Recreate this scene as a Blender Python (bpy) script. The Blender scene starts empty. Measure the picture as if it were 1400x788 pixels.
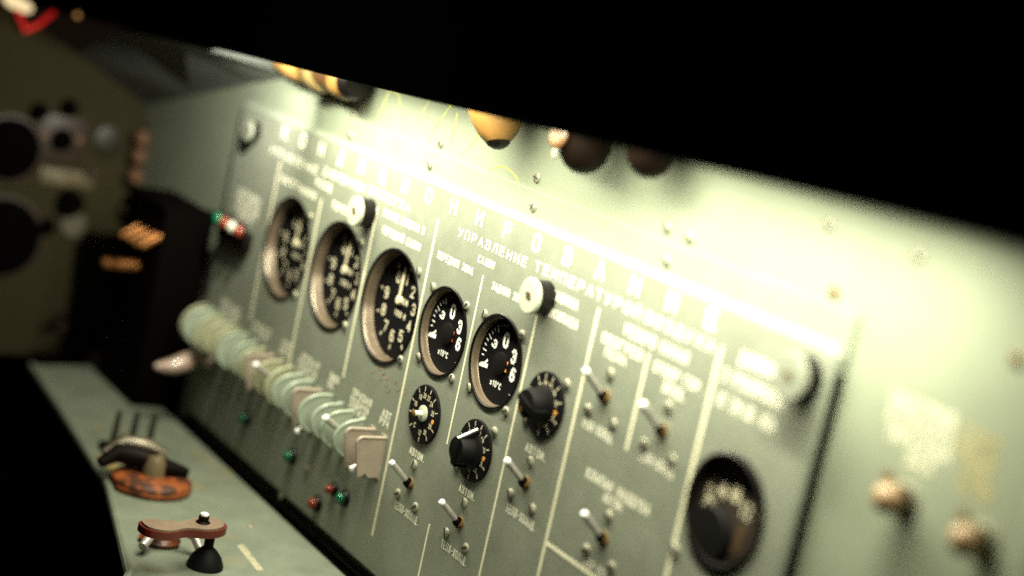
import bpy, bmesh, math, random
from mathutils import Matrix, Vector
random.seed(7)
MM = 0.001
PI = math.pi
sc = bpy.context.scene
COL = sc.collection

# ------------------------------------------------------------------ camera
cam_d = bpy.data.cameras.new("camera")
cam = bpy.data.objects.new("camera", cam_d); COL.objects.link(cam)
cam_d.sensor_width = 36.0; cam_d.lens = 57.97
cam_d.clip_start = 0.02; cam_d.clip_end = 20
RR = (0.51335048, 0.83171208, 0.21148596); RU = (-0.25200811, -0.08947229, 0.96358011); RB = (0.82034334, -0.54795049, 0.16366755)
M = Matrix((( RR[0], RU[0], RB[0], 0), (RR[1], RU[1], RB[1], 0), (RR[2], RU[2], RB[2], 0), (0, 0, 0, 1)))
M.translation = Vector((0.752167, -0.567435, 0.164423))
cam.matrix_world = M
cam_d.dof.use_dof = True
cam_d.dof.focus_distance = 1.08
cam_d.dof.aperture_fstop = 2.15
sc.camera = cam

# ------------------------------------------------------------------ world, lamps, exposure
wd = bpy.data.worlds.new("World"); sc.world = wd; wd.use_nodes = True
bgn = wd.node_tree.nodes["Background"]
bgn.inputs[0].default_value = (1.0, 0.62, 0.36, 1); bgn.inputs[1].default_value = 0.006
sc.view_settings.view_transform = 'Standard'; sc.view_settings.look = 'None'
sc.view_settings.exposure = 0.0; sc.view_settings.gamma = 1.0
sc.render.engine = 'CYCLES'
sc.cycles.max_bounces = 5
sc.cycles.use_denoising = False
sc.cycles.sample_clamp_indirect = 1.5
sc.cycles.use_adaptive_sampling = False
try: sc.cycles.sampling_pattern = 'BLUE_NOISE'
except Exception: pass

def area(name, loc, target, sx, sy, power, col, spread=180):
    l = bpy.data.lights.new(name, 'AREA'); l.shape = 'RECTANGLE'
    l.size = sx * MM; l.size_y = sy * MM; l.energy = power; l.color = col; l.spread = math.radians(spread)
    o = bpy.data.objects.new(name, l); COL.objects.link(o)
    o.location = Vector(loc) * MM
    d = (Vector(target) - Vector(loc)).normalized()
    x = Vector((1, 0, 0)); z = -d; y = z.cross(x).normalized(); x = y.cross(z)
    o.matrix_world = Matrix.Translation(Vector(loc) * MM) @ Matrix((x, y, z)).transposed().to_4x4()
    return o
# the strip lamp that hides behind the black hood, above the right half of the panel
for nm, x, z, ln, p in (("strip_lamp", 150, 121, 250, 1.45), ("strip_lamp_middle", -95, 111, 260, 1.22), ("strip_lamp_left", -312, 101, 175, 1.08)):
    area(nm, (x, -58, z), (x, -50, 0), ln, 10, p * 1.08, (1.0, 0.965, 0.73), 160)
area("left_wall_fill", (-404, -55, 91), (-760, -25, -50), 6, 8, 0.52, (1.0, 0.965, 0.80), 115)  # small fill added to brighten the left wall, not part of the strip
# dim fill added above the shelf to brighten it, not a cabin lamp
area("shelf_fill", (-150, -330, 460), (-300, -90, -245), 140, 140, 0.16, (0.95, 0.93, 0.74), 60)

# ------------------------------------------------------------------ materials
def mat(name, col, rough=0.5, metal=0.0, var=0.0, vscale=60, bump=0.0, bscale=900, spec=0.5, emit=None, estr=0,
        stain=None, coat=0.0, trans=0.0):
    m = bpy.data.materials.new(name); m.use_nodes = True
    nt = m.node_tree; b = nt.nodes["Principled BSDF"]
    b.inputs["Base Color"].default_value = (*col, 1); b.inputs["Roughness"].default_value = rough
    b.inputs["Metallic"].default_value = metal; b.inputs["Specular IOR Level"].default_value = spec
    b.inputs["Coat Weight"].default_value = coat
    b.inputs["Transmission Weight"].default_value = trans
    if emit:
        b.inputs["Emission Color"].default_value = (*emit, 1); b.inputs["Emission Strength"].default_value = estr
    tc = nt.nodes.new("ShaderNodeTexCoord")
    if var > 0:
        n = nt.nodes.new("ShaderNodeTexNoise"); n.inputs["Scale"].default_value = vscale; n.inputs["Detail"].default_value = 8
        n.inputs["Roughness"].default_value = 0.65
        nt.links.new(tc.outputs["Object"], n.inputs["Vector"])
        r = nt.nodes.new("ShaderNodeMapRange"); r.inputs[1].default_value = 0.3; r.inputs[2].default_value = 0.7
        r.inputs[3].default_value = 1 - var; r.inputs[4].default_value = 1 + var * 0.5
        nt.links.new(n.outputs["Fac"], r.inputs[0])
        mx = nt.nodes.new("ShaderNodeMix"); mx.data_type = 'RGBA'; mx.blend_type = 'MULTIPLY'; mx.inputs[0].default_value = 1
        mx.inputs[6].default_value = (*col, 1); nt.links.new(r.outputs[0], mx.inputs[7])
        out = mx.outputs[2]
        if stain:
            n2 = nt.nodes.new("ShaderNodeTexNoise"); n2.inputs["Scale"].default_value = stain[1]; n2.inputs["Detail"].default_value = 6
            nt.links.new(tc.outputs["Object"], n2.inputs["Vector"])
            r2 = nt.nodes.new("ShaderNodeMapRange"); r2.inputs[1].default_value = stain[2]; r2.inputs[2].default_value = stain[2] + 0.08
            r2.inputs[4].default_value = stain[3]
            nt.links.new(n2.outputs["Fac"], r2.inputs[0])
            m2 = nt.nodes.new("ShaderNodeMix"); m2.data_type = 'RGBA'; m2.inputs[7].default_value = (*stain[0], 1)
            nt.links.new(r2.outputs[0], m2.inputs[0]); nt.links.new(out, m2.inputs[6]); out = m2.outputs[2]
        nt.links.new(out, b.inputs["Base Color"])
        rr = nt.nodes.new("ShaderNodeMapRange"); rr.inputs[3].default_value = max(0.05, rough - 0.12); rr.inputs[4].default_value = min(1, rough + 0.12)
        nt.links.new(n.outputs["Fac"], rr.inputs[0]); nt.links.new(rr.outputs[0], b.inputs["Roughness"])
    if bump > 0:
        nb = nt.nodes.new("ShaderNodeTexNoise"); nb.inputs["Scale"].default_value = bscale; nb.inputs["Detail"].default_value = 3
        nt.links.new(tc.outputs["Object"], nb.inputs["Vector"])
        bp = nt.nodes.new("ShaderNodeBump"); bp.inputs["Strength"].default_value = bump; bp.inputs["Distance"].default_value = 0.0006
        nt.links.new(nb.outputs["Fac"], bp.inputs["Height"]); nt.links.new(bp.outputs[0], b.inputs["Normal"])
    return m

PANEL = mat("panel_grey_green_paint", (0.222, 0.243, 0.189), 0.5, var=0.13, vscale=45, bump=0.35, bscale=1500, stain=((0.25, 0.17, 0.08), 38, 0.70, 0.5))
RIMP = mat("rim_worn_paint", (0.24, 0.27, 0.21), 0.5, var=0.15, vscale=60, bump=0.2)
WALL = mat("wall_pale_green_paint", (0.235, 0.268, 0.192), 0.7, var=0.10, vscale=14, bump=0.25, bscale=1100, stain=((0.42, 0.36, 0.16), 22, 0.70, 0.5))
STRIP = mat("strip_pale_green_paint", (0.235, 0.27, 0.20), 0.5, var=0.08, vscale=40, bump=0.2)
SHELF = mat("shelf_green_paint", (0.130, 0.150, 0.112), 0.6, var=0.2, vscale=34, bump=0.5, bscale=900, stain=((0.20, 0.15, 0.07), 24, 0.60, 0.35))
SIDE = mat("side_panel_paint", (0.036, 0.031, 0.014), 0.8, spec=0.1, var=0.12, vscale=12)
CEIL = mat("ceiling_grey_paint", (0.11, 0.12, 0.11), 0.5, var=0.25, vscale=14)
WHITE = mat("cream_lettering_paint", (0.90, 0.89, 0.72), 0.55, var=0.06, vscale=500)
CREAM = mat("cream_line_paint", (0.88, 0.85, 0.62), 0.55, var=0.1, vscale=160)
DIALW = mat("white_dial_print", (0.92, 0.92, 0.88), 0.5)
DIALC = mat("cream_dial_print", (0.70, 0.64, 0.46), 0.5, var=0.2, vscale=400)
BLACK = mat("black_dial_paint", (0.004, 0.004, 0.005), 0.6, spec=0.12)
BEZEL = mat("worn_bezel_metal", (0.15, 0.115, 0.08), 0.3, metal=0.35, var=0.25, vscale=150)
BLKPL = mat("black_plastic", (0.004, 0.003, 0.003), 0.38, spec=0.2)
HOODM = mat("hood_black_cloth", (0.0016, 0.0015, 0.0015), 0.95, spec=0.02)
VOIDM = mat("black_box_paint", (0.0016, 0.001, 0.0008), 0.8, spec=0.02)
STEEL = mat("satin_steel", (0.42, 0.40, 0.36), 0.36, metal=0.45, var=0.15, vscale=300)
SCREW = mat("dull_screw_metal", (0.36, 0.35, 0.26), 0.42, metal=0.3, var=0.3, vscale=500)
SLOT = mat("screw_slot_dark", (0.02, 0.017, 0.012), 0.8)  # near-black colour for the bars across the screw heads
BRASS = mat("brass_bushing", (0.20, 0.115, 0.035), 0.45, metal=0.4, var=0.2, vscale=400)
CHROME = mat("polished_tip", (0.92, 0.92, 0.92), 0.12, metal=1.0)
WTIP = mat("white_enamel_tip", (0.86, 0.86, 0.86), 0.18, coat=1.0)
CAPW = mat("cream_cap_paint", (0.46, 0.50, 0.38), 0.4, var=0.12, vscale=200)
GGRN = mat("pale_green_plastic", (0.285, 0.335, 0.26), 0.3, var=0.15, vscale=60)
GPNK = mat("pinkish_grey_plastic", (0.30, 0.25, 0.20), 0.45, var=0.15, vscale=70)
GYEL = mat("yellowed_green_plastic", (0.30, 0.31, 0.20), 0.4, var=0.15, vscale=60)
RUBBER = mat("black_rubber", (0.004, 0.004, 0.004), 0.6, spec=0.12)
TAN = mat("tan_lamp_housing", (0.20, 0.105, 0.025), 0.5, var=0.25, vscale=50)
TAND = mat("brown_lamp_band", (0.075, 0.038, 0.014), 0.4, var=0.2)
MARK = mat("worn_shelf_mark", (0.34, 0.32, 0.22), 0.6, var=0.5, vscale=200)
PALE = mat("pale_ring", (0.30, 0.22, 0.09), 0.4)
DKBRN = mat("dark_brown_lamp", (0.004, 0.0022, 0.0014), 0.45, spec=0.05)
ORANGE = mat("rusty_orange_rubber", (0.26, 0.065, 0.015), 0.4, var=0.6, vscale=90, bump=1.0, bscale=160, stain=((.03, .015, .01), 70, .5, .9))
COPPER = mat("copper_fins", (0.50, 0.21, 0.07), 0.4, metal=0.8, var=0.3, vscale=80)
WING = mat("pinkish_wing_enamel", (0.17, 0.12, 0.085), 0.4, var=0.2, vscale=60)
RIM = mat("dark_red_rim", (0.10, 0.012, 0.007), 0.2, var=0.3)
GREENJ = mat("green_jewel", (0.006, 0.13, 0.06), 0.15)
REDJ = mat("red_jewel", (0.24, 0.035, 0.015), 0.18)
CLEARJ = mat("milky_jewel", (0.6, 0.62, 0.5), 0.15, coat=0.6)
CHALK = mat("yellow_chalk", (0.66, 0.72, 0.10), 0.9)
REDW = mat("red_lamp_loop", (0.7, 0.02, 0.02), 0.3, emit=(1, 0.02, 0.02), estr=0.35)
GLOW = mat("cream_lamp_glass", (0.9, 0.8, 0.55), 0.3, emit=(1, 0.78, 0.42), estr=1.0)
DKGREY = mat("side_dial_black", (0.0015, 0.001, 0.001), 0.8, spec=0.02)
SIDEBR = mat("side_plate_brown", (0.035, 0.020, 0.011), 0.5, var=0.2)
LEVERM = mat("pale_pink_lever", (0.36, 0.26, 0.21), 0.25, var=0.1, coat=0.5)

# ------------------------------------------------------------------ mesh helpers (all coordinates in mm)
def link(o, parent=None):
    COL.objects.link(o)
    if parent: o.parent = parent
    return o
def thing(name, label, cat, loc=(0, 0, 0), group=None, rot=(0, 0, 0)):
    o = bpy.data.objects.new(name, None); o.empty_display_size = 0.01
    o.location = Vector(loc) * MM; o.rotation_euler = rot
    o["label"] = label; o["category"] = cat
    if group: o["group"] = group
    COL.objects.link(o); return o
def tag(o, label, cat, group=None):
    o["label"] = label; o["category"] = cat
    if group: o["group"] = group
    return o
class MB:
    def __init__(s): s.v = []; s.f = []; s.m = []
    def add(s, verts, faces, mi=0):
        k = len(s.v); s.v += [Vector(p) for p in verts]
        s.f += [tuple(i + k for i in f) for f in faces]; s.m += [mi] * len(faces); return s
    def box(s, c, d, mi=0, rot=None):
        x, y, z = [q / 2 for q in d]
        vs = [Vector((a, b, e)) for a in (-x, x) for b in (-y, y) for e in (-z, z)]
        if rot: vs = [rot @ v for v in vs]
        c = Vector(c)
        return s.add([c + v for v in vs], [(0, 1, 3, 2), (4, 6, 7, 5), (0, 4, 5, 1), (2, 3, 7, 6), (0, 2, 6, 4), (1, 5, 7, 3)], mi)
    def bbox(s, c, d, b, mi=0, rot=None, seg=2):     # bevelled box
        bm = bmesh.new(); bmesh.ops.create_cube(bm, size=1)
        for v in bm.verts: v.co = Vector((v.co.x * d[0], v.co.y * d[1], v.co.z * d[2]))
        bmesh.ops.bevel(bm, geom=bm.edges[:] , offset=b, segments=seg, affect='EDGES', profile=0.5)
        bm.verts.index_update(); c = Vector(c)
        vs = [c + ((rot @ v.co) if rot else v.co) for v in bm.verts]; fs = [tuple(v.index for v in f.verts) for f in bm.faces]
        bm.free(); return s.add(vs, fs, mi)
    def lathe(s, prof, o=(0, 0, 0), ax=(0, -1, 0), n=32, mi=0, a0=0.0, cap0=True, cap1=True):
        """prof = [(radius, height along ax)], closed with caps"""
        ax = Vector(ax).normalized(); u = Vector((1, 0, 0)) if abs(ax.x) < 0.9 else Vector((0, 0, 1))
        w = ax.cross(u).normalized(); u = w.cross(ax).normalized(); o = Vector(o)
        vs = []; fs = []
        for r, h in prof:
            for i in range(n):
                a = a0 + 2 * PI * i / n; vs.append(o + ax * h + (u * math.cos(a) + w * math.sin(a)) * max(r, 0.001))
        for j in range(len(prof) - 1):
            for i in range(n):
                a, b = j * n + i, j * n + (i + 1) % n; fs.append((a, b, b + n, a + n))
        if cap0: fs.append(tuple(reversed(range(n))))
        if cap1: fs.append(tuple(range((len(prof) - 1) * n, len(prof) * n)))
        return s.add(vs, fs, mi)
    def tube(s, pts, r, n=10, mi=0):
        pts = [Vector(p) for p in pts]; vs = []; fs = []
        rs = r if isinstance(r, (list, tuple)) else [r] * len(pts)
        prev = None
        for i, p in enumerate(pts):
            t = (pts[min(i + 1, len(pts) - 1)] - pts[max(i - 1, 0)]).normalized()
            if prev is None:
                u = t.cross(Vector((0, 0, 1)));
                if u.length < 1e-3: u = t.cross(Vector((0, 1, 0)))
            else: u = prev - t * prev.dot(t)
            u.normalize(); prev = u; w = t.cross(u)
            for k in range(n):
                a = 2 * PI * k / n; vs.append(p + (u * math.cos(a) + w * math.sin(a)) * rs[i])
        for j in range(len(pts) - 1):
            for k in range(n):
                a, b = j * n + k, j * n + (k + 1) % n; fs.append((a, a + n, b + n, b))
        fs += [tuple(range(n)), tuple(reversed(range((len(pts) - 1) * n, len(pts) * n)))]
        return s.add(vs, fs, mi)
    def prism(s, poly, fn, d0, d1, mi=0):
        """poly 2D outline; fn(a,b,d)->3D"""
        n = len(poly); vs = [fn(a, b, d0) for a, b in poly] + [fn(a, b, d1) for a, b in poly]
        fs = [tuple(range(n)), tuple(reversed(range(n, 2 * n)))] + [(i, i + n, (i + 1) % n + n, (i + 1) % n) for i in range(n)]
        return s.add(vs, fs, mi)
    def build(s, name, mats, parent=None, smooth=True, sharp=35):
        me = bpy.data.meshes.new(name)
        me.from_pydata([v * MM for v in s.v], [], s.f); 
        for m in (mats if isinstance(mats, (list, tuple)) else [mats]): me.materials.append(m)
        for p, k in zip(me.polygons, s.m): p.material_index = k
        bm = bmesh.new(); bm.from_mesh(me); bmesh.ops.recalc_face_normals(bm, faces=bm.faces); bm.to_mesh(me); bm.free()
        if smooth:
            me.shade_smooth(); me.set_sharp_from_angle(angle=math.radians(sharp))
        return link(bpy.data.objects.new(name, me), parent)
def XZ(a, b, d): return (a, d, b)      # outline in the panel plane, depth along y
def YZ(a, b, d): return (d, a, b)
def XY(a, b, d): return (a, b, d)
def circ(r, n=40, cx=0, cz=0, a0=0): return [(cx + r * math.cos(a0 + 2 * PI * i / n), cz + r * math.sin(a0 + 2 * PI * i / n)) for i in range(n)]
def rrect(x0, x1, z0, z1, r, n=6):
    o = []
    for cx, cz, a in ((x1 - r, z1 - r, 0), (x0 + r, z1 - r, 90), (x0 + r, z0 + r, 180), (x1 - r, z0 + r, 270)):
        for i in range(n + 1):
            t = math.radians(a + 90 * i / n); o.append((cx + r * math.cos(t), cz + r * math.sin(t)))
    return o

def plate(name, outline, holes, y_front, thick, bevel, m, parent=None, bres=4):
    """sheet in the XZ plane with real holes and a rounded rim; front face at y_front"""
    cu = bpy.data.curves.new(name, 'CURVE'); cu.dimensions = '2D'; cu.fill_mode = 'BOTH'
    cu.extrude = max(thick / 2 - bevel, 0.01) * MM; cu.bevel_depth = bevel * MM; cu.bevel_resolution = bres; cu.offset = -bevel * MM * 0.5
    for loop in [outline] + holes:
        sp = cu.splines.new('POLY'); sp.points.add(len(loop) - 1)
        for p, (a, b) in zip(sp.points, loop): p.co = (a * MM, b * MM, 0, 1)
        sp.use_cyclic_u = True
    ob = bpy.data.objects.new(name, cu); COL.objects.link(ob)
    dg = bpy.context.evaluated_depsgraph_get(); dg.update()
    me = bpy.data.meshes.new_from_object(ob.evaluated_get(dg)); bpy.data.objects.remove(ob); bpy.data.curves.remove(cu)
    me.transform(Matrix.Translation((0, (y_front + thick / 2) * MM, 0)) @ Matrix.Rotation(PI / 2, 4, 'X'))
    me.materials.clear(); me.materials.append(m); me.name = name
    me.shade_flat()
    return link(bpy.data.objects.new(name, me), parent)

O_ = "1,0 3,0 4,1 4,5 3,6 1,6 0,5 0,1 1,0"
GLYPH = {k: [[tuple(float(q) for q in p.split(",")) for p in st.split()] for st in v.split("|")] for k, v in {
    "А": "0,0 2,6 4,0|.7,2 3.3,2", "Б": "4,6 0,6 0,0 3,0 4,1 4,2.5 3,3.5 0,3.5", "В": "3,3.2 0,3.2 0,6 3,6 4,5.2 4,4 3,3.2 4,2.4 4,.8 3,0 0,0 0,3.2",
    "Г": "0,0 0,6 4,6", "Д": "-.2,-1 -.2,0 4.2,0 4.2,-1|.6,0 1.3,6 3.5,6 3.5,0", "Е": "4,6 0,6 0,0 4,0|0,3.1 3.2,3.1", "З": "0,5 1,6 3,6 4,5 4,4 3,3.2 1.5,3.2|3,3.2 4,2.3 4,1 3,0 1,0 0,1",
    "И": "0,6 0,0 4,6 4,0", "Й": "0,6 0,0 4,6 4,0|1.2,7.4 2,7 2.8,7.4", "К": "0,0 0,6|4,6 0,2.6|1.2,3.6 4,0", "Л": "-.2,0 .7,.5 1.4,6 4,6 4,0", "М": "0,0 0,6 2,2 4,6 4,0",
    "Н": "0,0 0,6|4,0 4,6|0,3 4,3", "О": O_, "П": "0,0 0,6 4,6 4,0", "Р": "0,0 0,6 3,6 4,5 4,3.6 3,2.7 0,2.7", "С": "4,5 3,6 1,6 0,5 0,1 1,0 3,0 4,1", "Т": "0,6 4,6|2,6 2,0",
    "У": "0,6 2.1,2.2|4,6 1.8,.3 .5,0", "Ф": "2,0 2,6|1,1.5 3,1.5 4,2.3 4,4.2 3,5 1,5 0,4.2 0,2.3 1,1.5", "Х": "0,0 4,6|0,6 4,0", "Ц": "0,6 0,0 4.2,0 4.2,-1|3.6,0 3.6,6", "Ч": "0,6 0,3.6 1,2.7 4,2.7|4,0 4,6",
    "Ш": "0,6 0,0 4,0 4,6|2,0 2,6", "Ы": "0,6 0,0 1.8,0 2.6,.8 2.6,2.4 1.8,3.2 0,3.2|4,0 4,6", "Ь": "0,6 0,0 3,0 4,1 4,2.4 3,3.4 0,3.4", "Ж": "2,0 2,6|0,0 4,6|0,6 4,0",
    "Э": "0,5 1,6 3,6 4,5 4,1 3,0 1,0 0,1|1.4,3 4,3", "Ю": "0,0 0,6|0,3 1.4,3|2,0 3.4,0 4,1 4,5 3.4,6 2,6 1.4,5 1.4,1 2,0", "Я": "4,0 4,6 1,6 0,5 0,4 1,3 4,3|1.8,3 0,0",
    "0": O_, "1": ".8,4.6 2.4,6 2.4,0", "2": "0,5 1,6 3,6 4,5 4,4 0,0 4,0", "3": "0,5 1,6 3,6 4,5 4,4 3,3.2 1.7,3.2|3,3.2 4,2.3 4,1 3,0 1,0 0,1", "4": "3,0 3,6 0,1.8 4,1.8",
    "5": "4,6 .4,6 .2,3.4 3,3.4 4,2.6 4,1 3,0 1,0 0,1", "6": "3.6,5.6 3,6 1,6 0,4.6 0,1 1,0 3,0 4,1 4,2.5 3,3.4 1,3.4 0,2.6", "7": "0,6 4,6 1.6,0", "8": "1,3.2 0,4.2 0,5 1,6 3,6 4,5 4,4.2 3,3.2 1,3.2 0,2.3 0,1 1,0 3,0 4,1 4,2.3 3,3.2",
    "9": ".4,.4 1,0 3,0 4,1.4 4,5 3,6 1,6 0,5 0,3.5 1,2.6 3,2.6 4,3.4", "-": ".6,3 3.4,3", ".": "1.6,.2 2.2,.2", "°": "1,4.4 2.4,4.4 2.4,6 1,6 1,4.4", "х": "0,0 3.4,4|0,4 3.4,0"}.items()}
NARROW = {".": .55, "°": .75, " ": .8, "-": .8, "1": .85}
def strokes(verts, faces, ch, x, z, w, h, wt, y, k0=0):
    k = k0
    for st in GLYPH.get(ch, []):
        for (ax, az), (bx, bz) in zip(st, st[1:]):
            a = Vector((x + ax / 4 * w, z + az / 6 * h)); b = Vector((x + bx / 4 * w, z + bz / 6 * h)); d = b - a
            if d.length < 1e-6: continue
            d.normalize(); n = Vector((-d.y, d.x)) * wt / 2; e = d * wt * .38; yy = y - .004 * (k % 9); k += 1; i = len(verts)
            for p in (a - e - n, b + e - n, b + e + n, a - e + n): verts.append((p.x, yy, p.y))
            faces.append((i, i + 1, i + 2, i + 3))
    return k
def text(s, cx, cz, w, h, y, m, parent, bold=0.012, slope=0.0, name="lettering", rot=0.0, label=None, wt=None):
    """stroke lettering facing -Y: centred at (cx, cz), w x h mm (h = cap height)"""
    gap = .42; wid = [NARROW.get(c, 1.0) for c in s]; tot = sum(wid) + gap * (len(s) - 1); u = w / tot
    wt = wt or min(h * (.16 + bold * 1.7), u * .38 if len(s) > 1 else h)
    vs = []; fs = []; x = 0; k = 0
    for c, q in zip(s, wid):
        k = strokes(vs, fs, c, x + wt * .3, wt * .4, u * q - wt * .6, h - wt * .8, wt, y, k); x += u * (q + gap)
    c_, s_ = math.cos(rot), math.sin(rot); out = []
    for a, yy, b in vs:
        a -= w / 2; b -= h / 2; out.append(((cx + a * c_ - b * s_) * MM, yy * MM, (cz + a * s_ + b * c_) * MM))
    me = bpy.data.meshes.new(name); me.from_pydata(out, [], fs); me.materials.append(m)
    o = link(bpy.data.objects.new(name, me), parent)
    if label: o["label"] = label
    return o

# ------------------------------------------------------------------ the setting
wall = plate("back_wall", [(-815, -300), (520, -300), (520, 235), (-300, 235), (-500, 120), (-556, 61), (-704, 26), (-815, 3)],
             [circ(45, 40, x, z) for x, z in ((-425.5, -58), (-334.8, -57.5), (-245.3, -57))] + [circ(34, 40, x, z) for x, z in ((-167.6, -53.8), (-97.9, -53.6), (140.1, -61.8))], 8, 8, 0.5, WALL)
wall["kind"] = "structure"
def pan_screw(x, y, z, r, parent, ang, m=SCREW, h=1.7, shared={}):
    key = (r, m.name)
    if key not in shared:
        b = MB(); b.lathe([(r, 0), (r, h * .45), (r * .86, h * .8), (r * .55, h)], n=18, cap1=True)
        # slot: a near-black bar set across the head
        b.box((0, -h + .1, 0), (r * 1.8, .6, r * .4), 1)
        me = b.build("screw", [m, SLOT]).data
        o = [q for q in bpy.data.objects if q.data == me][0]; bpy.data.objects.remove(o); shared[key] = me
    o = bpy.data.objects.new("screw", shared[key]); o.location = Vector((x, y, z)) * MM; o.rotation_euler = (0, ang, 0)
    return link(o, parent)
def cross_screw(x, y, z, r, parent, ang, m=SCREW):
    b = MB(); b.lathe([(r, 0), (r, .8), (r * .8, 1.5), (r * .5, 1.7)], n=20)
    b.box((0, -1.62, 0), (r * 1.5, .5, r * .26), 1); b.box((0, -1.63, 0), (r * .26, .5, r * 1.5), 1)
    o = b.build("screw", [m, SLOT], parent); o.location = Vector((x, y, z)) * MM; o.rotation_euler = (0, ang, 0); return o
cross_screw(-234, 8, 63.5, 3.2, wall, .4); cross_screw(-108, 8, 65, 3.6, wall, .15)
for x, z, a in ((31, 64, .8), (52, 63, .2), (-370, 60, .5)): pan_screw(x, 8, z, 3.4, wall, a)
for x, z, m_ in ((170, 63, BRASS), (217, 93, SCREW), (155, 94, SCREW), (287, 64, BRASS)): pan_screw(x, 8, z, 3.3, wall, .7, m_)
# yellow chalk marks
def chalk(name, strokes):
    b = MB()
    for st in strokes:
        pts = [(x, 8.85, z) for x, z in st]; b.tube(pts, [random.uniform(.95, 1.2) for _ in pts], 8)
    return b.build(name, CHALK, wall)
chalk("chalk_mark", [[(-334, 60), (-329, 72), (-325, 84), (-316, 92)], [(-318, 88), (-308, 86), (-300, 76), (-291, 64), (-284, 63)],
                     [(-276, 66), (-270, 78), (-262, 90)], [(-252, 62), (-246, 74), (-236, 86), (-228, 96)], [(-250, 92), (-240, 93), (-230, 90)], [(-222, 62), (-221, 75), (-221, 88)],
                     [(-345, 88), (-336, 94), (-330, 96)], [(-205, 60), (-196, 68), (-188, 78)]])
chalk("chalk_mark", [[(-168, 56), (-160, 61), (-150, 64), (-140, 63), (-131, 60), (-125, 55)]])
# crease / angle strip at the far right of the wall
MB().bbox((330, 1, -60), (16, 14, 300), 3).build("angle_strip", WALL, wall)

strip = plate("flange_strip", [(-566, 33), (191, 33), (191, 57), (-300, 57), (-430, 62), (-566, 50)], [], 6.0, 1.9, 0.6, STRIP, wall)
for x, z, a in ((-239, 47, .9), (-102, 47, .5), (40, 46.5, .3), (-366, 45, .4)): cross_screw(x, 6, z, 3.2, strip, a) if x == -102 else pan_screw(x, 6, z, 3.2, strip, a)

ceil = MB()
def quadslab(b, pts, t, mi=0):
    n = (Vector(pts[1]) - Vector(pts[0])).cross(Vector(pts[3]) - Vector(pts[0])).normalized() * t
    b.add(list(map(Vector, pts)) + [Vector(p) + n for p in pts], [(0, 1, 2, 3), (7, 6, 5, 4), (0, 4, 5, 1), (1, 5, 6, 2), (2, 6, 7, 3), (3, 7, 4, 0)], mi)
quadslab(ceil, [(-828, 8, -4), (-704, 8, 25), (-704, -66, 73), (-828, -66, 34)], 3)
quadslab(ceil, [(-704, 8, 25), (-554, 8, 61), (-554, -66, 81), (-704, -66, 73)], 3)
quadslab(ceil, [(-554, 8, 61), (-492, 8, 75), (-492, -66, 84), (-554, -66, 81)], 3)
quadslab(ceil, [(-492, 8, 75), (-370, 8, 125), (-370, -66, 122), (-492, -66, 84)], 3)
ceil = ceil.build("ceiling", CEIL); ceil["kind"] = "structure"

# black hood above, its lower edge crossing the picture
hb = MB()
prof = []
xs = [(-1250, 46), (-752, 71.5), (-393, 88.5), (-29, 103.5), (165, 112), (339, 118.5), (560, 127)]
for (xa, za), (xb, zb) in zip(xs, xs[1:]):
    ring = lambda x, z: [(x, -68, 330), (x, -68, z + 2), (x, -69.2, z + .4), (x, -71, z), (x, -73, z + .6), (x, -75, z + 3), (x, -86, 330)]
    A, B = ring(xa, za), ring(xb, zb); n = len(A)
    hb.add(A + B, [(i, (i + 1) % n, (i + 1) % n + n, i + n) for i in range(n)])
hood = hb.build("glare_hood", HOODM)
tag(hood, "black overhanging hood whose straight lower edge shades the top of the picture", "hood")


sb = MB()
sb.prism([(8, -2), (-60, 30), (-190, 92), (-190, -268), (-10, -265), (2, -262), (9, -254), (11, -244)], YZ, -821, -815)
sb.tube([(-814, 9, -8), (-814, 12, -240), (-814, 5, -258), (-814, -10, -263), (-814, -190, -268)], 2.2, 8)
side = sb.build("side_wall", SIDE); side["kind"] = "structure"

# ------------------------------------------------------------------ the shelf in front of the panel
sh = MB()
out = [(-712, -12), (-60, -12), (-60, -250), (-214, -168), (-380, -128), (-560, -110), (-700, -98)]
out2 = [(x, y) for x, y in out]
sh.prism(out2, XY, -249, -245)
shelf = sh.build("shelf", SHELF); shelf["kind"] = "structure"
lip = MB()
lip.tube([(-700, -98, -245.5), (-560, -110, -245.5), (-380, -128, -245.5), (-214, -168, -245.5), (-60, -250, -245.5)], 3.2, 8)
lip.build("rolled_edge", SHELF, shelf)
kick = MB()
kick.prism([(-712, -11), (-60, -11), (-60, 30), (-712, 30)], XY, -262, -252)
k = kick.build("gap_shade_slab", VOIDM); k["kind"] = "structure"  # black slab, the shade of the gap is put into its colour
MB().prism([(-265, -66), (-262.5, -72), (-216, -76), (-218, -70)], XY, -245, -244.7).build("painted_mark", MARK, shelf)
pan_screw(0, 0, 0, 3, shelf, 0).matrix_local = Matrix.Translation((-.300, -.045, -.245)) @ Matrix.Rotation(-PI / 2, 4, 'X')

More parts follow.
